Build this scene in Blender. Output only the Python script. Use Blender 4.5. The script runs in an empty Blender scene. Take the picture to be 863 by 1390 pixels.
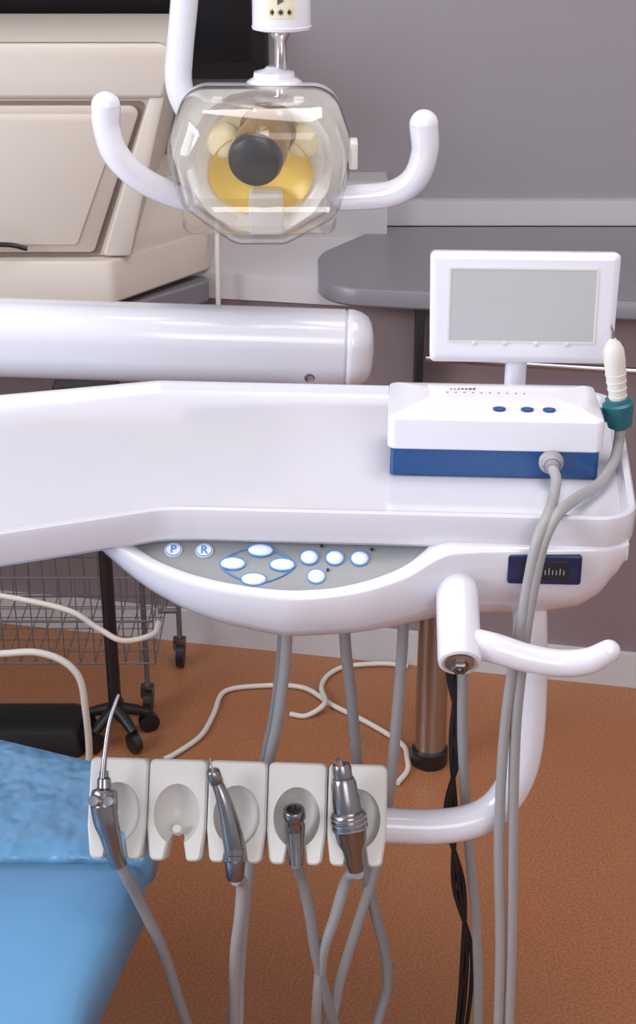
import bpy, math, bmesh
from mathutils import Vector, Matrix
scene = bpy.context.scene
try:
    scene.view_settings.view_transform = 'Standard'
except Exception:
    pass

# ------------------------------------------------------------------ materials
def mat(name, col, rough=0.4, metal=0.0, spec=0.5, coat=0.0, noise=None, bump=None, trans=0.0):
    m = bpy.data.materials.new(name); m.use_nodes = True
    nt = m.node_tree; b = nt.nodes['Principled BSDF']
    b.inputs['Base Color'].default_value = (*col, 1)
    b.inputs['Roughness'].default_value = rough
    b.inputs['Metallic'].default_value = metal
    b.inputs['Specular IOR Level'].default_value = spec
    b.inputs['Coat Weight'].default_value = coat
    b.inputs['Coat Roughness'].default_value = 0.06
    tc = nt.nodes.new('ShaderNodeTexCoord')
    if noise is None:
        noise = (9, 0.99, 1.01)
    sc, lo, hi = noise[:3]
    n = nt.nodes.new('ShaderNodeTexNoise'); n.inputs['Scale'].default_value = sc
    n.inputs['Detail'].default_value = 4
    r = nt.nodes.new('ShaderNodeValToRGB')
    a, c = (0.3, 0.7) if len(noise) < 4 else noise[3]
    r.color_ramp.elements[0].position = a; r.color_ramp.elements[1].position = c
    r.color_ramp.elements[0].color = (*[min(1, x*lo) for x in col], 1)
    r.color_ramp.elements[1].color = (*[min(1, x*hi) for x in col], 1)
    nt.links.new(tc.outputs['Object'], n.inputs['Vector'])
    nt.links.new(n.outputs['Fac'], r.inputs['Fac'])
    nt.links.new(r.outputs['Color'], b.inputs['Base Color'])
    if bump:
        n2 = nt.nodes.new('ShaderNodeTexNoise'); n2.inputs['Scale'].default_value = bump[0]
        nt.links.new(tc.outputs['Object'], n2.inputs['Vector'])
        bp = nt.nodes.new('ShaderNodeBump'); bp.inputs['Strength'].default_value = bump[1]
        bp.inputs['Distance'].default_value = bump[2]
        nt.links.new(n2.outputs['Fac'], bp.inputs['Height'])
        nt.links.new(bp.outputs['Normal'], b.inputs['Normal'])
    return m

def clear_plastic(name, tint, gloss=0.12, haze=0.06):
    m = bpy.data.materials.new(name); m.use_nodes = True
    nt = m.node_tree; nt.nodes.clear()
    out = nt.nodes.new('ShaderNodeOutputMaterial')
    tr = nt.nodes.new('ShaderNodeBsdfTransparent'); tr.inputs[0].default_value = (*tint, 1)
    gl = nt.nodes.new('ShaderNodeBsdfGlossy'); gl.inputs['Roughness'].default_value = 0.04
    df = nt.nodes.new('ShaderNodeBsdfDiffuse'); df.inputs[0].default_value = (0.9, 0.89, 0.9, 1)
    lw = nt.nodes.new('ShaderNodeLayerWeight'); lw.inputs['Blend'].default_value = gloss+0.2
    mp = nt.nodes.new('ShaderNodeMath'); mp.operation = 'MULTIPLY_ADD'
    mp.inputs[1].default_value = 0.55; mp.inputs[2].default_value = gloss*0.4
    m1 = nt.nodes.new('ShaderNodeMixShader'); m1.inputs[0].default_value = haze
    m2 = nt.nodes.new('ShaderNodeMixShader')
    nt.links.new(tr.outputs[0], m1.inputs[1]); nt.links.new(df.outputs[0], m1.inputs[2])
    nt.links.new(lw.outputs['Facing'], mp.inputs[0]); nt.links.new(mp.outputs[0], m2.inputs[0])
    nt.links.new(m1.outputs[0], m2.inputs[1]); nt.links.new(gl.outputs[0], m2.inputs[2])
    nt.links.new(m2.outputs[0], out.inputs['Surface'])
    return m

WHITE = mat('white_enamel', (0.76, 0.75, 0.82), 0.2, coat=0.5)
TRAYW = mat('tray_enamel', (0.70, 0.69, 0.76), 0.14, coat=0.7)
HOLD = mat('holder_plastic', (0.68, 0.66, 0.63), 0.35)
GREYP = mat('panel_grey', (0.25, 0.26, 0.27), 0.35)
BLUE = mat('blue_plastic', (0.008, 0.065, 0.22), 0.3)
BLUEL = mat('blue_line', (0.05, 0.25, 0.65), 0.4)
BTN = mat('button_white', (0.75, 0.8, 0.88), 0.3)
NAVY = mat('navy_frame', (0.01, 0.015, 0.07), 0.3)
BLACK = mat('black_plastic', (0.012, 0.012, 0.014), 0.35)
BLACKG = mat('black_screen', (0.008, 0.007, 0.008), 0.25)
STEEL = mat('brushed_steel', (0.47, 0.455, 0.46), 0.25, metal=1.0)
WIRE = mat('basket_wire', (0.22, 0.21, 0.22), 0.4, metal=0.6)
DSTEEL = mat('dark_steel', (0.27, 0.26, 0.265), 0.25, metal=1.0)
CHROME = mat('chrome', (0.70, 0.69, 0.71), 0.12, metal=1.0)
BRONZE = mat('bronze_glass', (0.20, 0.10, 0.010), 0.1, coat=0.8)
GOLD = mat('gold_reflector', (0.95, 0.66, 0.13), 0.3)
GOLDP = mat('pale_gold_reflector', (0.92, 0.82, 0.52), 0.25)
PEARL = mat('pearl_reflector', (0.90, 0.88, 0.85), 0.2)
HOSE = mat('grey_hose', (0.35, 0.34, 0.35), 0.45)
HOSED = mat('grey_hose_dark', (0.26, 0.25, 0.26), 0.45)
CABLEW = mat('white_cable', (0.74, 0.70, 0.64), 0.5)
TEAL = mat('teal_rubber', (0.01, 0.13, 0.16), 0.4)
CREAM = mat('cream_handpiece', (0.72, 0.69, 0.64), 0.35)
SCREEN = mat('lcd_grey', (0.46, 0.47, 0.48), 0.3)
BEIGE = mat('beige_casing', (0.64, 0.565, 0.50), 0.5)
BEIGE2 = mat('beige_panel', (0.56, 0.48, 0.42), 0.5)
GAP = mat('gap_dark', (0.22, 0.17, 0.14), 0.6)
DESK = mat('desk_laminate', (0.22, 0.21, 0.24), 0.32)
WALLM = mat('wall_paint', (0.29, 0.265, 0.285), 0.6)
WALLW = mat('wall_light_trim', (0.52, 0.50, 0.52), 0.5)
WALLL = mat('wall_lower_paint', (0.25, 0.19, 0.20), 0.55)
BASEB = mat('baseboard_paint', (0.62, 0.60, 0.62), 0.45)
CEIL = mat('ceiling_paint', (0.7, 0.7, 0.7), 0.7)
FLOOR = mat('cork_linoleum', (0.39, 0.158, 0.07), 0.36, noise=(260, 0.84, 1.14, (0.42, 0.58)))
CHAIR = mat('blue_vinyl', (0.14, 0.34, 0.58), 0.35, noise=(6, 0.95, 1.04))
CHAIRF = mat('blue_vinyl_film', (0.17, 0.38, 0.61), 0.16, noise=(6, 0.93, 1.06), bump=(22, 1.0, 0.012))
YEL = mat('label_cream', (0.75, 0.68, 0.50), 0.5)
SHIELD = clear_plastic('clear_polycarbonate', (0.98, 0.975, 0.96), 0.11, 0.04)

# ------------------------------------------------------------------ groups
GROUPS = {}
CUR = [None]
def group(name): CUR[0] = name; GROUPS.setdefault(name, [])

def make(name, verts, faces, mats, fm=None, M=None, smooth=True, ang=38):
    me = bpy.data.meshes.new(name)
    if M is not None: verts = [M @ Vector(v) for v in verts]
    me.from_pydata([tuple(v) for v in verts], [], faces)
    if not isinstance(mats, (list, tuple)): mats = [mats]
    for m in mats: me.materials.append(m)
    if fm:
        for i, p in enumerate(me.polygons): p.material_index = fm[i]
    me.update()
    bm = bmesh.new(); bm.from_mesh(me)
    bmesh.ops.recalc_face_normals(bm, faces=bm.faces)
    bm.to_mesh(me); bm.free()
    if smooth:
        for p in me.polygons: p.use_smooth = True
        me.set_sharp_from_angle(angle=math.radians(ang))
    o = bpy.data.objects.new(name, me)
    scene.collection.objects.link(o)
    if CUR[0]: GROUPS[CUR[0]].append(o)
    return o

def MF(o, X=(1, 0, 0), V=(0, 0, 1)):
    X = Vector(X).normalized(); V = Vector(V); V = (V - X*V.dot(X)).normalized(); N = X.cross(V)
    m = Matrix.Identity(4)
    for i in range(3):
        m[i][0] = X[i]; m[i][1] = V[i]; m[i][2] = N[i]; m[i][3] = o[i]
    return m

def AX(o, axis):
    a = Vector(axis).normalized()
    h = Vector((1, 0, 0)) if abs(a.x) < 0.9 else Vector((0, 1, 0))
    x = (h - a*h.dot(a)).normalized(); y = a.cross(x)
    m = Matrix.Identity(4)
    for i in range(3):
        m[i][0] = x[i]; m[i][1] = y[i]; m[i][2] = a[i]; m[i][3] = o[i]
    return m

# ------------------------------------------------------------------ shape tools
def area(p): return 0.5*sum(p[i][0]*p[(i+1) % len(p)][1]-p[(i+1) % len(p)][0]*p[i][1] for i in range(len(p)))

def ring(pts, rs, d, seg):
    n = len(pts); P = [Vector(p) for p in pts]; Q = []; conv = []
    for i in range(n):
        e1 = (P[i]-P[i-1]).normalized(); e2 = (P[(i+1) % n]-P[i]).normalized()
        n1 = Vector((-e1.y, e1.x)); n2 = Vector((-e2.y, e2.x))
        Q.append(P[i]+(n1+n2)*(d/(1+n1.dot(n2)))); conv.append(e1.x*e2.y-e1.y*e2.x > 0)
    out = []
    for i in range(n):
        e1 = Q[i]-Q[i-1]; e2 = Q[(i+1) % n]-Q[i]
        r = max(0.0004, rs[i]-d if conv[i] else rs[i]+d)
        ca = max(-1, min(1, e1.normalized().dot(e2.normalized())))
        t = r*math.tan(math.acos(ca)/2)
        t = min(t, 0.48*min(e1.length, e2.length))
        A = Q[i]-e1.normalized()*t; B = Q[i]+e2.normalized()*t
        w = math.cos(math.acos(ca)/2)
        for k in range(seg+1):
            s = k/seg; a = (1-s)**2; b = 2*w*s*(1-s); c = s*s
            out.append((A*a+Q[i]*b+B*c)/(a+b+c))
    return out

def slab(name, pts, rs, rings, mats, M=None, seg=6, caps=(True, True), fm=None, ang=38):
    if not isinstance(rs, (list, tuple)): rs = [rs]*len(pts)
    pts = list(pts); rs = list(rs)
    if area(pts) < 0: pts.reverse(); rs.reverse()
    V = []; F = []; mi = []
    for (d, z) in rings:
        V += [(p.x, p.y, z) for p in ring(pts, rs, d, seg)]
    c = len(pts)*(seg+1)
    for j in range(len(rings)-1):
        for i in range(c):
            k = (i+1) % c
            F.append((j*c+i, j*c+k, (j+1)*c+k, (j+1)*c+i)); mi.append(fm[j] if fm else 0)
    if caps[0]: F.append(tuple(range(c-1, -1, -1))); mi.append(0)
    if caps[1]: F.append(tuple(range((len(rings)-1)*c, len(rings)*c))); mi.append(fm[-1] if fm else 0)
    return make(name, V, F, mats, mi, M, ang=ang)

def rect(w, h, cx=0, cy=0): return [(cx-w/2, cy-h/2), (cx+w/2, cy-h/2), (cx+w/2, cy+h/2), (cx-w/2, cy+h/2)]

def box(name, w, h, z0, z1, mats, M=None, r=0.01, b=0.003, cx=0, cy=0):
    return slab(name, rect(w, h, cx, cy), r, [(b, z0), (b*0.3, z0+b*0.3), (0, z0+b), (0, z1-b), (b*0.3, z1-b*0.3), (b, z1)], mats, M)

def lathe(name, M, prof, mats, n=32, sx=1, sy=1, fm=None, ang=38, caps=(True, True)):
    V = []; F = []; mi = []
    for r, h in prof:
        r = max(r, 1e-5)
        V += [(r*sx*math.cos(2*math.pi*i/n), r*sy*math.sin(2*math.pi*i/n), h) for i in range(n)]
    for j in range(len(prof)-1):
        for i in range(n):
            k = (i+1) % n
            F.append((j*n+i, j*n+k, (j+1)*n+k, (j+1)*n+i)); mi.append(fm[j] if fm else 0)
    if caps[0]: F.append(tuple(range(n-1, -1, -1))); mi.append(fm[0] if fm else 0)
    if caps[1]: F.append(tuple(range((len(prof)-1)*n, len(prof)*n))); mi.append(fm[-1] if fm else 0)
    return make(name, V, F, mats, mi, M, ang=ang)

def tubegeo(pts, r, n=12, sub=6, closed=False):
    P = [Vector(p) for p in pts]; R = list(r) if isinstance(r, (list, tuple)) else [r]*len(P)
    if sub > 1 and len(P) > 2:
        Q = []; S = []; L = len(P)
        rng = L if closed else L-1
        for i in range(rng):
            p1 = P[i]; p2 = P[(i+1) % L]
            p0 = P[i-1] if (i > 0 or closed) else p1*2-p2
            p3 = P[(i+2) % L] if (i+2 < L or closed) else p2*2-p1
            for k in range(sub):
                t = k/sub
                Q.append(0.5*((2*p1)+(p2-p0)*t+(2*p0-5*p1+4*p2-p3)*t*t+(3*p1-p0-3*p2+p3)*t**3))
                S.append(R[i]*(1-t)+R[(i+1) % L]*t)
        if not closed: Q.append(P[-1]); S.append(R[-1])
        P, R = Q, S
    L = len(P); V = []; F = []
    T = []
    for i in range(L):
        a = P[i-1] if (i > 0 or closed) else P[0]; b = P[(i+1) % L] if (i < L-1 or closed) else P[-1]
        T.append((b-a).normalized())
    h = Vector((0, 0, 1)) if abs(T[0].z) < 0.8 else Vector((1, 0, 0))
    u = (h-T[0]*h.dot(T[0])).normalized()
    for i in range(L):
        u = (u-T[i]*u.dot(T[i])).normalized(); w = T[i].cross(u)
        for k in range(n):
            a = 2*math.pi*k/n
            V.append(P[i]+(u*math.cos(a)+w*math.sin(a))*R[i])
    for i in range(L if closed else L-1):
        j = (i+1) % L
        for k in range(n):
            q = (k+1) % n
            F.append((i*n+k, i*n+q, j*n+q, j*n+k))
    if not closed:
        F.append(tuple(range(n-1, -1, -1))); F.append(tuple(range((L-1)*n, L*n)))
    return V, F

def tube(name, pts, r, m, n=14, sub=7, closed=False, M=None, ang=50):
    V, F = tubegeo(pts, r, n, sub, closed)
    return make(name, V, F, m, M=M, ang=ang)

def roundtube(name, pts, r, m, n=20, sub=8, ends=(True, True)):
    P = [Vector(p) for p in pts]; R = [r]*len(P) if not isinstance(r, (list, tuple)) else list(r)
    V, F = tubegeo(P, R, n, sub)
    o = make(name, V, F, m, ang=60)
    prof = [(math.cos(a), math.sin(a)) for a in [math.pi/2*k/8 for k in range(9)]]
    if ends[0]:
        lathe(name+'_end_a', AX(P[0], P[0]-P[1]), [(R[0]*c, R[0]*s) for c, s in prof], m, n=n)
    if ends[1]:
        lathe(name+'_end_b', AX(P[-1], P[-1]-P[-2]), [(R[-1]*c, R[-1]*s) for c, s in prof], m, n=n)
    return o

def wires(name, lst, m, n=6):
    V = []; F = []
    for pts, r in lst:
        v, f = tubegeo(pts, r, n, 1)
        k = len(V); V += v; F += [tuple(a+k for a in q) for q in f]
    return make(name, V, F, m)

def boolean(o, cutter):
    md = o.modifiers.new('b', 'BOOLEAN'); md.operation = 'DIFFERENCE'; md.object = cutter; md.solver = 'EXACT'
    dg = bpy.context.evaluated_depsgraph_get(); dg.update()
    me = bpy.data.meshes.new_from_object(o.evaluated_get(dg))
    o.modifiers.clear(); o.data = me
    for L in GROUPS.values():
        if cutter in L: L.remove(cutter)
    bpy.data.objects.remove(cutter)
    for p in me.polygons: p.use_smooth = True
    me.set_sharp_from_angle(angle=math.radians(35))

def interp(tab, x):
    if x <= tab[0][0]: return tab[0][1]
    for a, b in zip(tab, tab[1:]):
        if x <= b[0]:
            t = (x-a[0])/(b[0]-a[0]); return a[1]+(b[1]-a[1])*t
    return tab[-1][1]

def smoothtab(tab, x, w=0.012):
    s = 0
    for k in range(-4, 5): s += interp(tab, x+w*k/4)
    return s/9

# ================================================================== ROOM
CUR[0] = None
make('floor', [(-2.2, -1.8, 0), (2, -1.8, 0), (2, 2.9, 0), (-2.2, 2.9, 0), (-2.2, -1.8, -.05), (2, -1.8, -.05), (2, 2.9, -.05), (-2.2, 2.9, -.05)],
     [(0, 1, 2, 3), (7, 6, 5, 4), (0, 4, 5, 1), (1, 5, 6, 2), (2, 6, 7, 3), (3, 7, 4, 0)], FLOOR, smooth=False)
def plainbox(name, x0, x1, y0, y1, z0, z1, m):
    return make(name, [(x, y, z) for z in (z0, z1) for x, y in ((x0, y0), (x1, y0), (x1, y1), (x0, y1))],
                [(3, 2, 1, 0), (4, 5, 6, 7), (0, 1, 5, 4), (1, 2, 6, 5), (2, 3, 7, 6), (3, 0, 4, 7)], m, smooth=False)
plainbox('wall_back', -2.2, 2, 2.82, 2.9, 0, 2.6, WALLM)
plainbox('wall_right', 2.0, 2.08, -1.8, 2.9, 0, 2.6, CEIL)
plainbox('ceiling', -2.2, 2, -1.8, 2.9, 2.6, 2.65, CEIL)
plainbox('wall_left', -2.28, -2.2, -1.8, 2.9, 0, 2.6, CEIL)
group('window_1')
WM = MF((-2.195, 0.7, 1.6), (0, 1, 0), (0, 0, 1))
slab('frame', rect(1.9, 1.3), .01, [(0, 0), (0, .03), (.05, .03), (.05, .005)], WALLW, WM, seg=1, caps=(False, False))
PANE = bpy.data.materials.new('daylight_pane'); PANE.use_nodes = True
_b = PANE.node_tree.nodes['Principled BSDF']; _b.inputs['Emission Color'].default_value = (.82, .9, 1, 1); _b.inputs['Emission Strength'].default_value = 3.5
slab('pane', rect(1.8, 1.2), .001, [(0, 0), (0, .004)], PANE, WM, seg=1)
box('mullion', .05, 1.2, .0, .03, WALLW, WM, r=.002, b=.001)
CUR[0] = None

slope = -0.2
def lw(x, off=0): return 2.469+slope*x+off
def quadprism(name, x0, x1, off0, yb, z0, z1, m):
    V = []
    for z in (z0, z1):
        V += [(x0, lw(x0, off0), z), (x1, lw(x1, off0), z), (x1, yb if yb else lw(x1), z), (x0, yb if yb else lw(x0), z)]
    return make(name, V, [(3, 2, 1, 0), (4, 5, 6, 7), (0, 1, 5, 4), (1, 2, 6, 5), (2, 3, 7, 6), (3, 0, 4, 7)], m, smooth=False)
quadprism('wall_lower', -1.75, 1.9, 0, 2.82, 0, 0.70, WALLL)
quadprism('baseboard_back', -1.75, 1.9, -.014, None, 0, 0.068, BASEB)
quadprism('trim_1', -1.75, 0.1, -.012, 2.82, 0.70, 0.745, BASEB)
plainbox('trim_2', 0.09, 1.9, 2.80, 2.82, 0.752, 0.80, WALLW)
plainbox('trim_3', -.20, 0.13, 2.74, 2.82, 0.745, 0.85, WALLW)

# ================================================================== DESK
group('desk')
slab('desktop', [(0, 2.385), (1.0, 2.215), (1.0, 2.795), (.12, 2.795), (0.0, 2.60)], [.09, .02, .01, .03, .12],
     [(.004, .720), (0, .724), (0, .747), (.003, .751)], DESK, seg=10)
box('bracket', .014, .05, .3, .72, BLACK, Matrix.Translation((.172, 2.40, 0)), r=.003, b=.002)
box('leg', .04, .04, 0, .72, STEEL, Matrix.Translation((.96, 2.235, 0)), r=.006, b=.002)
tube('rail', [(.18, 2.33, .645), (.95, 2.185, .645)], .006, STEEL, sub=1)
CUR[0] = None

group('television')
TV = MF((-.60, 2.785, 1.34), (1, 0, 0), (0, 0, 1))
box('casing', 1.02, .62, -.030, .02, BLACK, TV, r=.01, b=.004)
box('screen', .96, .56, .0195, .022, BLACKG, TV, r=.004, b=.001)
box('stand_neck', .12, .035, .752, 1.06, BLACK, Matrix.Translation((-.60, 2.785, 0)), r=.004)
box('stand_foot', .34, .06, .7455, .756, BLACK, Matrix.Translation((-.60, 2.785, 0)), r=.01)

# ================================================================== BEIGE MACHINE
group('side_shelf')
slab('top', [(-1.2, 2.27), (-.36, 2.27), (-.19, 2.47), (-.19, 2.50), (-1.2, 2.70)], .01, [(.003, .70), (0, .703), (0, .735), (.003, .738)], DESK)
box('panel', .03, .34, 0, .70, DESK, Matrix.Translation((-1.1, 2.48, 0)), r=.003, b=.002)
group('sterilizer_cabinet')
slab('base', [(-.95, 2.30), (-.33, 2.30), (-.19, 2.50), (-.19, 2.74), (-.95, 2.74)], [.02, .02, .03, .02, .02],
     [(.004, .748), (0, .752), (0, .814), (.003, .818)], BEIGE)
slab('lower_housing', [(-.95, 2.345), (-.315, 2.345), (-.19, 2.50), (-.19, 2.74), (-.95, 2.74)], [.02, .02, .03, .02, .02],
     [(0, .816), (0, .835), (.006, .85), (.05, .91)], BEIGE)
EM = MF((0, 2.33, 0), (1, 0, 0), (0, 0, 1))
slab('upper_housing', [(-.95, .819), (-.302, .819), (-.215, 1.15), (-.95, 1.15)], [.01, .004, .02, .03],
     [(0.02, -.40), (0, -.38), (0, -.004), (.002, -.001), (.005, 0)], BEIGE, EM)
slab('door_gap', [(-.93, .822), (-.352, .822), (-.264, 1.064), (-.93, 1.064)], [.01, .006, .008, .02], [(0, -.002), (0, .0012)], GAP, EM)
slab('door', [(-.93, .828), (-.360, .828), (-.273, 1.058), (-.93, 1.058)], [.01, .010, .012, .02],
     [(0, -.002), (0, .008), (.003, .010)], BEIGE2, EM)
slab('door_inset', [(-.93, .840), (-.385, .840), (-.300, 1.046), (-.93, 1.046)], [.01, .010, .012, .02],
     [(0, .009), (.001, .0125), (.003, .0135)], BEIGE, EM)
slab('top_band', [(-.95, 1.070), (-.238, 1.070), (-.215, 1.15), (-.95, 1.15)], [.01, .006, .02, .03],
     [(0, -.01), (0, .010), (.003, .013), (.006, .014)], BEIGE, EM)
slab('side_frame', [(-.345, .822), (-.302, .822), (-.236, 1.072), (-.258, 1.072)], [.004, .004, .004, .004],
     [(0, -.002), (0, .008), (.003, .010)], BEIGE, EM)
tube('cord', [(-.62, 2.30, .84), (-.50, 2.285, .85), (-.46, 2.29, .842)], .004, BLACK)
group('power_cable')
tube('cord', [(-.175, 2.52, .84), (-.172, 2.47, .82), (-.171, 2.45, .78), (-.171, 2.445, .72), (-.173, 2.45, .60), (-.178, 2.47, .5)], .0045, CABLEW)

# ================================================================== DELIVERY UNIT
group('dental_delivery_unit')
YAW = Matrix.Translation((0, 1.275, 0)) @ Matrix.Rotation(math.radians(-2.8), 4, 'Z') @ Matrix.Translation((0, -1.275, 0))
tp = [(-.62, 1.085), (-.294, 1.2245), (-.150, 1.2785), (-.115, 1.2790), (.303, 1.2540), (.348, 1.606), (.079, 1.6225), (-.188, 1.640), (-.66, 1.51)]
tr = [.05, .3, .06, .06, .042, .05, .01, .05, .05]
slab('tray', tp, tr, [(.014, .819), (.006, .820), (.002, .824), (0.0005, .830), (0, .851), (.001, .8555), (.003, .8575), (.006, .8575), (.0085, .8565), (.011, .849), (.014, .8465), (.020, .846), (.03, .846)], TRAYW, seg=10, ang=28)

ptab = [(-.20, 0), (-.185, .012), (-.16, .028), (-.125, .040), (-.092, .047), (-.055, .052), (-.022, .0536), (.015, .051), (.048, .0438), (.083, .031), (.106, .013), (.118, 0)]
otab = [(-.224, 0), (-.215, .018), (-.185, .035), (-.16, .044), (-.125, .054), (-.092, .060), (-.022, .066), (.048, .058), (.09, .047), (.12, .038), (.16, .030), (.22, .026), (.27, .022), (.290, .016), (.298, .006)]
ztab = [(-.224, .818), (-.215, .797), (-.198, .779), (-.163, .757), (-.13, .741), (-.092, .729), (-.035, .7185), (.035, .720), (.12, .726), (.225, .728), (.258, .734), (.276, .747), (.288, .768), (.295, .795), (.298, .816)]
N = 150; V = []; F = []; fm = []
xs = [-.224+.522*(0.5-0.5*math.cos(math.pi*i/N)) for i in range(N+1)]
for x in xs:
    p = max(0, smoothtab(ptab, x)); o = smoothtab(otab, x); zb = smoothtab(ztab, x, .004 if x > .2 else .008)
    e = min(1, (x+.224)/.02, (.298-x)/.012); e = max(0.0, e)
    o = max(o, p+.006*e)
    z2 = .826-.7*p
    pts = [(1.46, .8255), (1.292, .8255), (1.290-p, z2), (1.290-p-.0008, z2+.0022), (1.290-p-.003, z2+.0028)]
    z4 = z2-.004*e; y4 = 1.290-o
    pts += [(y4+.003, z2+.001*e), (y4+.0008, z2-.001*e), (y4, z4)]
    zb = min(zb, z4-.001)
    for k in range(1, 11):
        t = math.pi/2*k/10
        pts.append((y4+.075*e*(1-math.cos(t))**1.1, z4-(z4-zb)*math.sin(t)))
    pts += [(1.39, zb), (1.43, zb+.12*(z4-zb)), (1.455, zb+.4*(z4-zb))]
    c = len(pts)
    V += [(x, y, z) for y, z in pts]
for i in range(N):
    xm = (xs[i]+xs[i+1])/2
    for k in range(c):
        q = (k+1) % c
        F.append((i*c+k, i*c+q, (i+1)*c+q, (i+1)*c+k)); fm.append(1 if k == 1 and interp(ptab, xm) > .001 else 0)
F.append(tuple(range(c))); fm.append(0); F.append(tuple(range(N*c+c-1, N*c-1, -1))); fm.append(0)
make('console_body', V, F, [WHITE, GREYP], fm, YAW, ang=45)

PN = YAW @ MF((0, 1.290, .826), (1, 0, 0), (0, .819, .573))
def onp(x, p, h=0): return PN @ Matrix.Translation((x, -p*1.2207, h))
dome = [(1, -.001), (1, .0008), (.85, .0018), (.5, .0024), (0, .0026)]
for i, (x, p, rx, ry) in enumerate([(-.0556, .0169, .0115, .006), (-.0815, .0293, .0115, .006), (-.0335, .0293, .0115, .006), (-.0602, .0428, .0115, .006),
                                   (-.0081, .0222, .008, .007), (.0166, .0222, .008, .007), (.0406, .0222, .008, .007), (-.0004, .039, .008, .007)]):
    lathe('button_ring_%d' % (i+1), onp(x, p), [(1, -.001), (1, .0007), (0, .0008)], BLUEL, n=24, sx=rx+.0013, sy=ry+.0013)
    lathe('button_%d' % (i+1), onp(x, p), dome, BTN, n=24, sx=rx, sy=ry)
for i, x in enumerate((-.140, -.110)):
    lathe('button_ring_%d' % (i+9), onp(x, .0185), [(1, -.001), (1, .0007), (0, .0008)], BTN, n=24, sx=.0085, sy=.0075)
    lathe('button_%d' % (i+9), onp(x, .0185), [(1, -.001), (1, .0012), (0, .0014)], BLUEL, n=24, sx=.0077, sy=.0067)
    lathe('button_face_%d' % (i+9), onp(x, .0185), [(1, 0), (1, .0016), (0, .0018)], BTN, n=24, sx=.0068, sy=.0058)
    cu = bpy.data.curves.new('letter', 'FONT'); cu.body = 'PR'[i]; cu.size = .012; cu.extrude = .0003; cu.align_x = 'CENTER'; cu.align_y = 'CENTER'; cu.offset = .0002
    cu.materials.append(BLUEL)
    ob = bpy.data.objects.new('letter_%d' % (i+1), cu); ob.matrix_world = onp(x, .0185, .002); scene.collection.objects.link(ob)
    GROUPS[CUR[0]].append(ob)
loop = [(-.0577+.036*math.cos(a)*(1-.12*abs(math.sin(2*a))), -.030*1.2207+.0205*math.sin(a)*(1-.12*abs(math.sin(2*a))), .0006) for a in [2*math.pi*k/32 for k in range(32)]]
tube('button_loop', [PN @ Vector(p) for p in loop], .0006, BLUEL, n=6, sub=2, closed=True)
for i, x in enumerate((.0035, .052, .0105)):
    lathe('indicator_%d' % (i+1), onp(x, (.012, .014, .033)[i]), [(1, 0), (1, .001), (0, .0012)], BLACK, n=12, sx=.0016, sy=.0016)

GM = YAW @ MF((.217, 1.2625, .806), (1, 0, 0), (0, .05, 1))
box('gauge_frame', .070, .030, -.012, .003, NAVY, GM, r=.003, b=.0015)
box('gauge_window', .046, .019, .002, .0036, BLACK, GM, r=.001, b=.0004)
wires('gauge_scale', [([GM @ Vector((-.017+.0035*k, -.004, .0040)), GM @ Vector((-.017+.0035*k, .0005+(.002 if k % 3 == 0 else 0), .0040))], .00028) for k in range(11)], HOLD)

# brake handle
ha = Vector((-.03, -.90, -.43)).normalized(); hb = Vector((.1335, 1.246, .779))
lathe('handle_pivot', AX(hb, ha), [(.010, -.028), (.016, -.024), (.0195, -.016), (.0205, -.004), (.0205, .072), (.0195, .0755), (.0175, .0768), (.0165, .0768), (.0160, .074), (0, .074)], WHITE, n=36)
he = hb+ha*.074
lathe('handle_bolt_washer', AX(he, ha), [(.0138, 0), (.0138, .003), (.0115, .004), (0, .004)], STEEL, n=24)
lathe('handle_bolt', AX(he, ha), [(.0085, .003), (.0085, .009), (.0075, .010), (.0035, .010), (.0035, .007), (0, .007)], DSTEEL, n=6, ang=20)
roundtube('handle_lever', [(.139, 1.199, .757), (.165, 1.190, .7550), (.195, 1.184, .748), (.225, 1.180, .745), (.250, 1.176, .750), (.267, 1.173, .762)],
          [.0145, .0142, .0135, .0130, .0125, .0108], WHITE, ends=(False, True))

tube('holder_arm', [(.213, 1.31, .745), (.216, 1.305, .70), (.218, 1.298, .64), (.217, 1.290, .585), (.209, 1.284, .545), (.190, 1.277, .513), (.163, 1.272, .497), (.12, 1.27, .491), (.06, 1.272, .492)],
     [.0175, .0175, .018, .018, .0185, .0185, .0185, .0185, .0185], WHITE, n=24)

HM = Matrix.Translation((-.084, 1.25, .525)) @ Matrix.Rotation(math.radians(-2.8), 4, 'Z') @ MF((0, 0, 0), (1, 0, 0), (0, .57, .82))
def HL(x, v, n): return HM @ Vector((x, v, n))
bo = [(-.0307, .052), (.0307, .052), (.0307, -.018), (.0265, -.052), (.0115, -.052), (.0065, -.024), (-.0065, -.024), (-.0115, -.052), (-.0265, -.052), (-.0307, -.018)]
br = [.007, .007, .02, .007, .005, .006, .006, .005, .007, .02]
for i in range(5):
    M = HM @ Matrix.Translation(((i-2)*.0622, 0, 0))
    b = slab('holder_block_%d' % (i+1), bo, br, [(.002, -.042), (0, -.040), (0, -.004), (.0008, -.0015), (.0025, 0)], HOLD, M, seg=5)
    prof = [(math.sin(a), -math.cos(a)) for a in [math.pi*k/16 for k in range(17)]]
    c1 = lathe('cut', M @ Matrix.Translation((0, -.004, .006)), [(r*.0245, z*.038) for r, z in prof], HOLD, n=40, sy=1.28)
    boolean(b, c1)
slab('holder_back', rect(.300, .05, 0, .0), .006, [(0, -.055), (0, -.038)], HOLD, HM)
lathe('holder_hook', AX(HL(-.0622, -.022, -.018), HM.to_3x3() @ Vector((0, .3, 1))), [(.0055, 0), (.0055, .008), (.0042, .011), (0, .012)], HOLD, n=20)
HR = HM.to_3x3()

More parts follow.
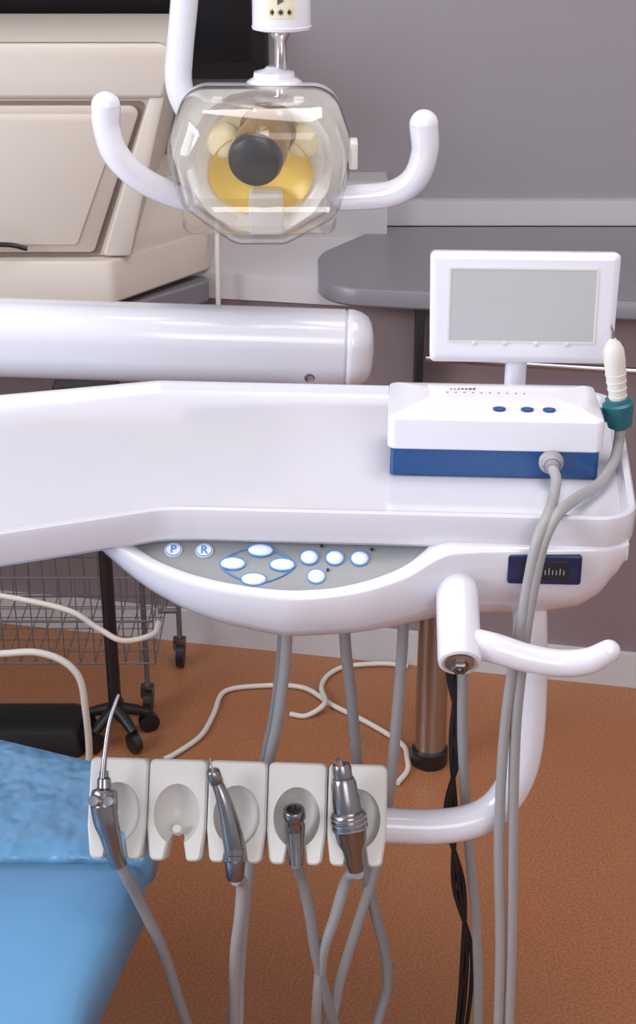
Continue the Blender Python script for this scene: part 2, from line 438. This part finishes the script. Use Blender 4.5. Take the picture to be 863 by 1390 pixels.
# ------------------------------------------------------------------ hoses (part of the unit)
def hose(name, front, back, m=HOSED, r=.0062):
    tube(name, front+back, r, m, n=12, sub=8)
A = [(-.092, 1.355, .225), (-.079, 1.36, .362), (-.0545, 1.37, .503), (-.044, 1.37, .56), (-.034, 1.37, .65), (-.033, 1.37, .735)]
B = [(.0817, 1.355, .225), (.0554, 1.36, .362), (.0439, 1.37, .498), (.0365, 1.37, .585), (.029, 1.37, .66), (.028, 1.37, .735)]
C = [(.029, 1.345, .225), (.0647, 1.36, .362), (.0801, 1.37, .458), (.0873, 1.37, .585), (.0905, 1.37, .66), (.091, 1.37, .735)]
hose('syringe_hose', [HL(-.119, -.056, 0), (-.198, 1.225, .46), (-.186, 1.235, .415), (-.166, 1.24, .345), (-.145, 1.26, .22), (-.12, 1.30, .14), (-.10, 1.34, .17)],
     [(x-.004, y+.013, z) for x, y, z in A])
hose('turbine_hose', [HL(.0015, -.068, .002), (-.080, 1.235, .445), (-.083, 1.235, .40), (-.0895, 1.24, .34), (-.094, 1.26, .22), (-.095, 1.30, .15), (-.094, 1.335, .17)], A, HOSE)
hose('coupler_hose', [HL(.063, -.050, -.002), (-.017, 1.235, .45), (-.008, 1.235, .40), (-.001, 1.24, .34), (.02, 1.26, .22), (.05, 1.30, .14), (.075, 1.34, .17)], B)
hose('micromotor_hose', [HL(.127, -.058, -.002), (.030, 1.235, .45), (.018, 1.235, .40), (.0044, 1.24, .34), (-.002, 1.26, .22), (.002, 1.30, .14), (.018, 1.335, .17)], C, HOSE)
tube('drain_hose', [(.148, 1.35, .735), (.152, 1.34, .66), (.156, 1.335, .55), (.168, 1.33, .42), (.182, 1.33, .30), (.188, 1.32, .15), (.17, 1.30, .03), (.10, 1.27, .008), (-.05, 1.24, .008), (-.20, 1.20, .008)], .0056, HOSE)
for i, (dx, w) in enumerate(((0, 0), (.006, .006), (-.005, -.005))):
    tube('black_cable_%d' % (i+1), [(.139+dx, 1.36, .735), (.142+dx, 1.345, .64), (.150-w, 1.34, .55), (.146+w, 1.335, .46), (.160-dx, 1.335, .36), (.173+dx, 1.335, .26), (.17+dx, 1.34, .12), (.15+dx, 1.33, .010), (.08, 1.32+dx, .004), (-.20, 1.28+dx, .004)], .0028, BLACK)

# ------------------------------------------------------------------ instruments
group('air_water_syringe')
tube('needle', [HL(-.136, .030, .028), HL(-.135, .050, .030), HL(-.132, .085, .03), HL(-.126, .108, .030), HL(-.1235, .116, .030)], [.0034, .0028, .0024, .0022, .0019], DSTEEL)
lathe('collar', AX(HL(-.1345, .018, .024), HR @ Vector((-.05, 1, .10))), [(.0135, -.020), (.0135, -.002), (.0120, .001), (.0075, .003), (.0070, .012), (.0050, .014), (.0045, .020), (0, .021)], DSTEEL, n=28)
for i, dx in enumerate((-.0075, .0075)):
    lathe('button_%d' % (i+1), AX(HL(-.1345+dx, .008, .030), HR @ Vector((0, 0, 1))), [(.0062, 0), (.0062, .009), (.0048, .0105), (0, .0108)], STEEL, n=18)
tube('grip', [HL(-.1345, .004, .024), HL(-.132, -.012, .020), HL(-.128, -.026, .014), HL(-.124, -.044, .006), HL(-.119, -.058, 0)], [.0138, .0130, .0112, .0096, .0082], DSTEEL, n=24)

group('turbine_handpiece')
lathe('head', AX(HL(-.019, .030, .026), HR @ Vector((-.35, .85, .45))), [(.005, -.004), (.0072, 0), (.0072, .012), (.0058, .014), (0, .0145)], DSTEEL, n=24)
tube('bur', [HL(-.022, .040, .034), HL(-.026, .054, .040)], [.001, .0006], CHROME, sub=1)
tube('body', [HL(-.020, .032, .026), HL(-.013, .016, .024), HL(-.007, -.004, .018), HL(-.003, -.022, .012), HL(0.0, -.038, .006)], [.0058, .0072, .0092, .0108, .0110], DSTEEL, n=20)
lathe('coupling', AX(HL(.0, -.036, .007), HR @ Vector((.03, -1, -.2))), [(.0112, 0), (.0112, .006), (.0098, .007), (.0098, .012), (.0108, .013), (.009, .03), (.007, .034)], DSTEEL, n=24)

group('handpiece_coupler')
cax = HR @ Vector((.05, -1, -.75))
lathe('ring', AX(HL(.0600, .004, .016), cax), [(.0068, .006), (.0072, -.001), (.0102, -.001), (.0116, .001), (.0116, .009), (.0098, .011), (.0098, .018), (.0106, .020), (.0096, .034)], DSTEEL, n=28, caps=(False, True))
lathe('socket', AX(HL(.0600, .004, .016), cax), [(.0072, .001), (.0072, .003), (0, .003)], BLACK, n=20)
tube('sleeve', [HL(.0610, -.016, .002), HL(.0617, -.032, -.0005), HL(.063, -.052, -.002)], [.0096, .0088, .0070], DSTEEL, n=20)

group('micromotor_handpiece')
ma = HR @ Vector((.16, -1, -.30))
mo = HL(.1080, .048, .034)
lathe('body', AX(mo, ma), [(.003, -.006), (.0085, -.004), (.0100, 0), (.0098, .010), (.0110, .011), (.0130, .016), (.0134, .028), (.0140, .030), (.0146, .045), (.0168, .047), (.0182, .050), (.0182, .064), (.0165, .067), (.0150, .078), (.0115, .086), (.0090, .100), (.0072, .110), (0, .110)], DSTEEL, n=32, ang=25)
for k in range(3):
    lathe('band_%d' % (k+1), AX(mo+ma.normalized()*(.050+.0055*k), ma), [(.0176, 0), (.0189, .0008), (.0189, .0024), (.0176, .0032)], STEEL, n=32)
tube('tip', [HL(.1065, .050, .040), HL(.104, .056, .046)], [.004, .003], CHROME, sub=1)

# ================================================================== ULTRASONIC SCALER
group('ultrasonic_scaler')
SM = Matrix.Translation((.1815, 1.428, .8467)) @ Matrix.Rotation(math.radians(-3.2), 4, 'Z')
sr = rect(.217, .108)
slab('base', sr, .008, [(.006, 0), (.003, .001), (.003, .031)], BLUE, SM)
slab('cover', sr, .009, [(.001, .0305), (0, .032), (0, .0610), (.0008, .0630), (.002, .0638), (.010, .0665), (.012, .0672), (.03, .0710), (.05, .0715)], WHITE, SM, seg=8, ang=24)
for i, x in enumerate((.0035, .0315, .0535)):
    lathe('button_%d' % (i+1), SM @ Matrix.Translation((x, -.036, .0690)), [(1, -.001), (1, .0010), (.7, .0018), (0, .0020)], BLUE, n=24, sx=.0065, sy=.0046)
for i in range(10):
    lathe('led_%d' % (i+1), SM @ Matrix.Translation((-.048+.0088*i, .003, .0714)), [(1, -.001), (1, .0003), (0, .0004)], BLACK, n=10, sx=.0013, sy=.0010)
wires('legend', [([SM @ Vector((-.045+.004*i, .013, .0716)), SM @ Vector((-.043+.004*i, .013+.0015*i/4, .0716))], .0005+.0002*i/3) for i in range(7)], BLACK)
CM = SM @ MF((.057, -.0535, .020), (1, 0, 0), (0, 0, 1))
lathe('socket', CM, [(.0125, -.001), (.0125, .003), (.0105, .005), (.0105, .008), (.0085, .012), (.0085, .008), (0, .008)], HOSE, n=28)
lathe('plug', CM, [(.0080, .004), (.0080, .014), (.0062, .020), (0, .021)], HOSED, n=20)
tube('rest_bracket', [(.284, 1.425, .895), (.300, 1.425, .897), (.312, 1.422, .898)], .008, TEAL, sub=2)
ax = Vector((-.012, 0.0, .070))
lathe('handpiece_rest', AX((.3125, 1.418, .884), ax), [(.007, 0), (.0125, .004), (.0135, .012), (.0150, .020), (.0160, .028), (.0130, .030), (.0125, .034), (0, .034)], TEAL, n=28)
lathe('handpiece', AX((.3095, 1.418, .905), ax), [(.0085, 0), (.0092, .02), (.0104, .04), (.0110, .055), (.0104, .066), (.0070, .073), (.0040, .076), (.0028, .078), (0, .078)], CREAM, n=28)
for k in range(4):
    lathe('grip_ring_%d' % (k+1), AX(Vector((.3095, 1.418, .905))+ax.normalized()*(.014+.008*k), ax), [(.0086+.0004*k, 0), (.0097+.0004*k, .001), (.0097+.0004*k, .002), (.0086+.0004*k, .003)], CREAM, n=24)
tube('scaler_tip', [(.2965, 1.418, .981), (.295, 1.416, .990), (.2925, 1.412, .996), (.293, 1.408, 1.000)], [.0022, .0016, .001, .0005], STEEL)
tube('handpiece_hose', [(.3125, 1.418, .888), (.311, 1.412, .872), (.302, 1.385, .861), (.280, 1.340, .8565), (.250, 1.295, .861), (.225, 1.252, .864), (.210, 1.232, .845), (.203, 1.226, .805), (.199, 1.228, .756), (.196, 1.232, .67), (.197, 1.235, .60), (.201, 1.235, .50), (.208, 1.235, .345), (.212, 1.235, .18), (.21, 1.22, .03), (.19, 1.18, .008), (.10, 1.14, .008), (-.10, 1.12, .008)], .0056, HOSE)
tube('supply_hose', [CM @ Vector((0, 0, .018)), (.236, 1.338, .862), (.228, 1.300, .858), (.216, 1.252, .864), (.204, 1.231, .847), (.197, 1.226, .800), (.192, 1.228, .74), (.187, 1.232, .68), (.185, 1.235, .60), (.187, 1.235, .49), (.196, 1.235, .345), (.20, 1.235, .18), (.195, 1.21, .03), (.17, 1.16, .008), (.08, 1.12, .008), (-.10, 1.10, .008)], .0054, HOSE)

# ================================================================== SMALL DISPLAY
group('display_monitor')
DM = Matrix.Translation((.2215, 1.535, .977)) @ Matrix.Rotation(math.radians(-2.5), 4, 'Z') @ MF((0, 0, 0), (1, 0, 0), (0, .12, 1))
slab('frame', [(-.099, -.060), (.099, -.060), (.1015, .060), (-.1015, .060)], .006, [(.004, -.018), (0, -.014), (0, -.002), (.002, 0), (.008, .001)], WHITE, DM)
slab('bezel', rect(.160, .082, -.001, .003), .002, [(0, 0), (0, .0018), (.0022, .0018), (.0022, .0006)], HOLD, DM, seg=2, caps=(True, True))
slab('screen', rect(.156, .078, -.001, .003), .001, [(0, 0), (0, .0014)], SCREEN, DM, seg=2)
for i in range(4):
    lathe('key_%d' % (i+1), DM @ Matrix.Translation((-.052+.0335*i, -.0385, .001)), [(.003, 0), (.003, .0012), (0, .002)], HOLD, n=14)
tube('neck', [(.219, 1.545, .935), (.219, 1.547, .90), (.219, 1.547, .850)], .012, WHITE, n=24, sub=1)
lathe('foot', Matrix.Translation((.219, 1.547, .8462)), [(.030, 0), (.030, .004), (.026, .007), (.012, .009), (0, .009)], WHITE)

# ================================================================== SUPPORT ARM (behind tray)
group('support_arm')
def arm_section(name, rings, m):
    d = Vector((-1, 0, .035)).normalized()
    M = Matrix.Identity(4)
    Xv = Vector((0, -1, 0)); Vv = d.cross(Xv)
    o = Vector((.035, 1.758, .8555))
    for i in range(3):
        M[i][0] = Xv[i]; M[i][1] = Vv[i]; M[i][2] = d[i]; M[i][3] = o[i]
    return slab(name, rect(.088, .096), .038, rings, m, M, seg=10, ang=60)
arm_section('arm_tube', [(.004, .0), (.001, .001), (0, .004), (0, 1.1), (.002, 1.102)], WHITE)
arm_section('arm_end_cap', [(.030, -.034), (.016, -.031), (.008, -.026), (.003, -.018), (.0, -.008), (0, -.002), (.002, 0), (.002, .002)], WHITE)
lathe('screw', AX((-.0105, 1.7168, .832), (0, -.92, -.39)), [(.0065, -.003), (.0065, .0008), (.0055, .0014), (.0025, .0014), (.0025, .0002), (0, .0002)], STEEL, n=20)
tube('wall_column', [(-1.02, 1.758, 0), (-1.02, 1.758, .86)], .055, WHITE, n=32, sub=1)
tube('swivel_post', [(.0, 1.76, .82), (.0, 1.755, .77), (.0, 1.72, .735), (.0, 1.60, .745), (.0, 1.43, .77)], .022, WHITE, n=20)

# ================================================================== DENTAL LAMP
group('dental_operating_lamp')
LM = MF((-.066, 1.70, 1.10), (1, 0, 0), (0, -.10, 1))
LR = LM.to_3x3()
so = [(-.030, -.086), (.030, -.086), (.090, -.052), (.107, .018), (.084, .084), (-.082, .084), (-.106, .022), (-.092, -.040)]
sr2 = [.03, .03, .03, .06, .035, .035, .06, .03]
slab('shield', so, sr2, [(.000, -.004), (0, .030), (.003, .044), (.010, .058), (.022, .070), (.034, .076), (.05, .078)], SHIELD, LM, seg=8, caps=(False, True), ang=25)
slab('shield_rim', so, sr2, [(-.0015, -.006), (-.0015, -.002), (.002, -.002), (.002, -.006)], SHIELD, LM, seg=8, caps=(False, False))
slab('visor', [(-.085, -.062), (.085, -.062), (.088, -.030), (-.088, -.030)], .012, [(0, .040), (0, .068), (.004, .074)], SHIELD, LM, seg=4, caps=(False, True), ang=25)
slab('back_shell', so, sr2, [(0, -.010), (.002, -.032), (.015, -.057), (.035, -.074), (.06, -.080)], WHITE, LM, seg=8, caps=(False, True), ang=60)
slab('shell_inside', so, sr2, [(.002, -.004), (.010, -.010), (.022, -.016), (.045, -.020)], PEARL, LM, seg=8, caps=(False, True), ang=60)
lathe('reflector_dish', LM @ Matrix.Translation((0, .002, 0)), [(.084, .012), (.074, .000), (.062, -.008), (.054, -.012)], PEARL, n=16, ang=1, caps=(False, False))
lathe('reflector_middle', LM @ Matrix.Translation((0, .000, 0)), [(.064, -.004), (.052, -.012), (.036, -.016), (0, -.017)], GOLDP, n=28, ang=20, caps=(False, False), sx=1.08)
lathe('reflector_center', LM @ Matrix.Translation((0, -.014, 0)), [(.057, .002), (.050, -.006), (.034, -.012), (.012, -.014), (.0, -.0145)], GOLD, n=28, ang=60, caps=(False, False), sx=1.05, sy=.86)
for k, x in enumerate((-.044, .050)):
    lathe('reflector_lobe_%d' % (k+1), LM @ Matrix.Translation((x, .022, -.010)), [(.021, .000), (.018, .007), (.011, .010), (0, .011)], GOLDP, n=24, ang=60, caps=(False, True))
lathe('bulb_sleeve', AX(LM @ Vector((.014, .040, -.026)), LR @ Vector((-.24, -.30, 1))), [(.026, 0), (.032, .010), (.033, .022), (.029, .026), (.0285, .048), (.031, .050), (.032, .064), (.030, .072), (0, .074)], BRONZE, n=36)
lathe('bulb_cap', AX(LM @ Vector((-.0035, .018, .046)), LR @ Vector((-.16, -.20, 1))), [(.0305, -.004), (.0310, .002), (.0285, .010), (.022, .014), (.013, .0160), (0, .0165)], BLACK, n=36)
box('bulb_bracket', .040, .050, -.016, .014, HOLD, LM @ Matrix.Translation((.006, -.058, 0)), r=.006, b=.003)
for i, (x, z) in enumerate(((-.045, .078), (.045, .078))):
    box('latch_%d' % (i+1), .012, .006, .02, .03, PEARL, LM @ Matrix.Translation((x, z, 0)), r=.002, b=.001)
box('side_tab', .010, .03, -.005, .02, CREAM, LM @ Matrix.Translation((.106, .012, 0)), r=.002, b=.001)
roundtube('left_handle', [(-.140, 1.725, 1.050), (-.168, 1.71, 1.060), (-.203, 1.69, 1.083), (-.228, 1.68, 1.112), (-.237, 1.68, 1.142), (-.2365, 1.68, 1.166)], [.015, .015, .015, .0155, .0155, .0165], WHITE, ends=(False, True))
roundtube('right_handle', [(.012, 1.725, 1.053), (.046, 1.71, 1.057), (.085, 1.69, 1.066), (.110, 1.68, 1.085), (.1205, 1.68, 1.115), (.1185, 1.68, 1.146)], [.015, .015, .015, .0155, .0155, .0165], WHITE, ends=(False, True))
lathe('swivel_dome', AX((-.050, 1.735, 1.165), (0, 0, 1)), [(.034, 0), (.034, .014), (.031, .020), (.024, .024), (.023, .030), (.012, .033), (.0085, .036), (0, .036)], WHITE, n=36)
lathe('swivel_neck', AX((-.042, 1.735, 1.195), (0, 0, 1)), [(.0075, 0), (.0072, .035), (.011, .040), (.011, .052)], CHROME, n=24)
lathe('joint_housing', AX((-.041, 1.735, 1.240), (0, 0, 1)), [(.026, 0), (.033, .002), (.034, .005), (.034, .0055), (.033, .006), (.033, .012), (.033, .140), (.030, .146), (0, .148)], WHITE, n=40)
pv = []; pf = []
for j, z in enumerate((1.256, 1.284)):
    for k in range(13):
        a = math.radians(-118+56*k/12)
        pv.append((-.041+.0333*math.cos(a), 1.735+.0333*math.sin(a), z))
for k in range(12): pf.append((k, k+1, 14+k, 13+k))
make('label', pv, pf, YEL)
for k in range(3):
    a = math.radians(-106+16*k)
    cpt = Vector((-.041+.0334*math.cos(a), 1.735+.0334*math.sin(a), 1.263))
    lathe('symbol_%d' % (k+1), AX(cpt, (math.cos(a), math.sin(a), 0)), [(.0020, -.0005), (.0020, .0004), (0, .0005)], BLACK, n=8)
    wires('rays_%d' % (k+1), [([cpt-Vector((math.cos(b), 0, math.sin(b)))*.0036, cpt+Vector((math.cos(b), 0, math.sin(b)))*.0036], .0004) for b in (0, .785, 1.57, 2.356)], BLACK, n=4)
a = math.radians(-92); cpt = Vector((-.041+.0334*math.cos(a), 1.735+.0334*math.sin(a), 1.275))
lathe('symbol_5', AX(cpt, (math.cos(a), math.sin(a), 0)), [(.005, -.0005), (.005, .0004), (0, .0005)], DSTEEL, n=3)
tube('yoke_arm', [(-.125, 1.762, 1.120), (-.150, 1.775, 1.142), (-.163, 1.78, 1.172), (-.161, 1.78, 1.21), (-.153, 1.78, 1.27), (-.146, 1.78, 1.34), (-.135, 1.775, 1.40), (-.10, 1.76, 1.44), (-.055, 1.74, 1.445), (-.041, 1.735, 1.42), (-.041, 1.735, 1.37)], .0160, WHITE, n=22)
tube('ceiling_column', [(-.10, 1.76, 1.43), (-.10, 1.76, 2.60)], .022, WHITE, n=24, sub=1)

# ================================================================== CHAIR
group('dental_chair')
slab('leg_cushion', [(-.80, 1.337), (-.188, 1.337), (-.178, 1.49), (-.42, 1.585), (-.80, 1.62)], [.04, .02, .04, .08, .06],
     [(.03, .345), (.008, .348), (0, .355), (0, .388), (.002, .395), (.008, .400), (.03, .402), (.07, .403)], CHAIRF, seg=8, ang=70)
slab('seat_cushion', [(-.80, .50), (-.245, .50), (-.228, 1.12), (-.186, 1.328), (-.80, 1.328)], [.06, .05, .2, .025, .04],
     [(.03, .330), (.008, .333), (0, .342), (0, .388), (.003, .398), (.010, .404), (.030, .408), (.09, .410)], CHAIR, seg=8, ang=70)
slab('frame', rect(.42, .95, -.52, 1.02), .05, [(.01, .25), (0, .26), (0, .32), (.01, .346)], HOLD)
slab('pedestal', rect(.26, .42, -.52, 1.0), .06, [(0, .03), (.02, .08), (.03, .22), (0, .26)], HOLD)
slab('base_plate', rect(.46, .75, -.52, 1.0), .08, [(0, 0), (0, .02), (.01, .03)], HOLD)

# ================================================================== FLOOR STUFF
group('steel_post')
lathe('post', Matrix.Translation((.190, 2.10, 0)), [(.029, .0), (.031, .004), (.031, .030), (.027, .034)], BLACK, n=32)
lathe('post_tube', Matrix.Translation((.190, 2.10, .03)), [(.0265, 0), (.0265, .60), (.045, .605), (.045, .612), (0, .612)], STEEL, n=32)

group('floor_cable')
tube('cable_a', [(-.262, 2.10, .006), (-.245, 2.115, .006), (-.205, 2.17, .006), (-.187, 2.24, .006), (-.172, 2.315, .006), (-.111, 2.335, .006), (-.029, 2.33, .006), (.0247, 2.271, .006), (.0895, 2.211, .006), (.145, 2.145, .006), (.152, 2.10, .006), (.150, 2.065, .006), (.132, 2.03, .006)], .0048, CABLEW, n=8)
tube('cable_b', [(-.05, 2.24, .006), (-.02, 2.235, .006), (.012, 2.26, .016), (.006, 2.33, .006), (.020, 2.375, .006), (.054, 2.405, .006), (.125, 2.415, .006), (.17, 2.405, .006)], .0048, CABLEW, n=8)
group('power_lead')
tube('cable_a', [(-.80, 2.02, .30), (-.55, 2.02, .262), (-.44, 2.02, .262), (-.385, 2.02, .225), (-.375, 2.02, .15), (-.378, 2.03, .05), (-.40, 2.04, .007), (-.50, 2.04, .006)], .0058, CABLEW, n=10)
tube('cable_b', [(-.80, 2.15, .33), (-.60, 2.12, .325), (-.42, 2.10, .30), (-.36, 2.10, .262), (-.32, 2.10, .238), (-.275, 2.13, .232), (-.27, 2.18, .226)], .0048, CABLEW, n=10)

group('rolling_stand')
tube('column', [(-.352, 2.177, .05), (-.352, 2.177, .655)], .0115, BLACK, sub=1, n=20)
box('top_plate', .10, .08, .655, .668, BLACK, Matrix.Translation((-.36, 2.17, 0)), r=.01)
for k in range(5):
    a = math.radians(20+72*k); c, s = math.cos(a), math.sin(a)
    tube('foot_%d' % (k+1), [(-.352, 2.177, .06), (-.352+.03*c, 2.177+.03*s, .050), (-.352+.058*c, 2.177+.058*s, .038)], [.012, .010, .008], BLACK, n=10, sub=2)
    lathe('caster_%d' % (k+1), AX((-.352+.058*c-.008*s, 2.177+.058*s+.008*c, .018), (s, -c, 0)), [(.010, 0), (.018, .001), (.018, .015), (.010, .016)], BLACK, n=20)

group('wire_basket_trolley')
L = []
x0, x1, y0, y1, z0, z1 = -.95, -.288, 2.25, 2.50, .105, .275
for z in (z0, z0+.085, z1):
    L += [([(x0, y0, z), (x1, y0, z), (x1, y1, z), (x0, y1, z), (x0, y0, z)], .0026 if z > z0 else .002)]
for k in range(26):
    x = x0+(x1-x0)*k/25
    L += [([(x, y0, z1), (x, y0, z0), (x, y1, z0), (x, y1, z1)], .0011)]
for k in range(7):
    y = y0+(y1-y0)*k/6
    L += [([(x0, y, z1), (x0, y, z0), (x1, y, z0), (x1, y, z1)], .0011)]
for z in (.135, .215, .245): L += [([(x0, y0, z), (x1, y0, z), (x1, y1, z)], .0011)]
wires('basket', L, WIRE)
for i, (x, y) in enumerate(((-.93, 2.26), (-.305, 2.26), (-.93, 2.49), (-.262, 2.43))):
    tube('upright_%d' % (i+1), [(x, y, .05), (x, y, .60 if i < 3 else .12)], .005, WIRE, sub=1, n=10)
    lathe('caster_%d' % (i+1), AX((x-.008, y-.01, .024), (1, 0, 0)), [(.012, 0), (.024, .002), (.024, .016), (.012, .018)], BLACK, n=24)
    box('caster_fork_%d' % (i+1), .024, .02, .035, .056, DSTEEL, Matrix.Translation((x, y-.005, 0)), r=.003, b=.001)
tube('caster_strut', [(-.262, 2.43, .112), (-.30, 2.43, .112)], .005, WIRE, sub=1)
group('foot_pedal')
slab('body', rect(.40, .12, -.60, 2.165), .03, [(0, 0), (0, .02), (.01, .045), (.03, .055)], BLACK)

# ================================================================== parent everything
for g, L in GROUPS.items():
    lo = Vector((1e9,)*3); hi = Vector((-1e9,)*3)
    for o in L:
        if o.type == 'MESH':
            for v in o.data.vertices:
                for i in range(3):
                    lo[i] = min(lo[i], v.co[i]); hi[i] = max(hi[i], v.co[i])
    e = bpy.data.objects.new(g, None); e.empty_display_size = .05
    e.location = ((lo.x+hi.x)/2, (lo.y+hi.y)/2, lo.z); scene.collection.objects.link(e)
    inv = Matrix.Translation(e.location).inverted()
    for o in L:
        o.parent = e; o.matrix_parent_inverse = inv

# ================================================================== lights
def area_light(name, loc, target, sx, sy, power, col):
    l = bpy.data.lights.new(name, 'AREA'); l.shape = 'RECTANGLE'; l.size = sx; l.size_y = sy; l.energy = power; l.color = col
    o = bpy.data.objects.new(name, l); o.location = loc
    o.rotation_euler = (Vector(target)-Vector(loc)).to_track_quat('-Z', 'Y').to_euler(); scene.collection.objects.link(o)
area_light('window_daylight', (-2.1, .7, 1.6), (0, 1.4, .8), 1.8, 1.2, 50, (.88, .93, 1))
area_light('ceiling_softbox', (.35, 1.5, 2.55), (.3, 1.6, .5), 1.2, .9, 19, (1, .96, .95))  # added overhead softbox, not a fixture of the room
area_light('room_fill', (.6, -1.3, 2.2), (0, 1.6, .6), 1.6, 1.2, 27, (1, .97, .97))  # unseen fill lamp added behind the camera to lift the shade
w = bpy.data.worlds.new('World'); scene.world = w; w.use_nodes = True
w.node_tree.nodes['Background'].inputs[0].default_value = (.78, .79, .9, 1)
w.node_tree.nodes['Background'].inputs[1].default_value = 0.5

# ================================================================== camera
cd = bpy.data.cameras.new('camera'); cam = bpy.data.objects.new('camera', cd)
scene.collection.objects.link(cam)
cd.sensor_fit = 'VERTICAL'; cd.sensor_height = 24; cd.lens = 24*2000/1390
cam.location = (0, 0, 1.45); cam.rotation_euler = (math.radians(65), 0, 0)
cd.clip_start = .02
scene.camera = cam
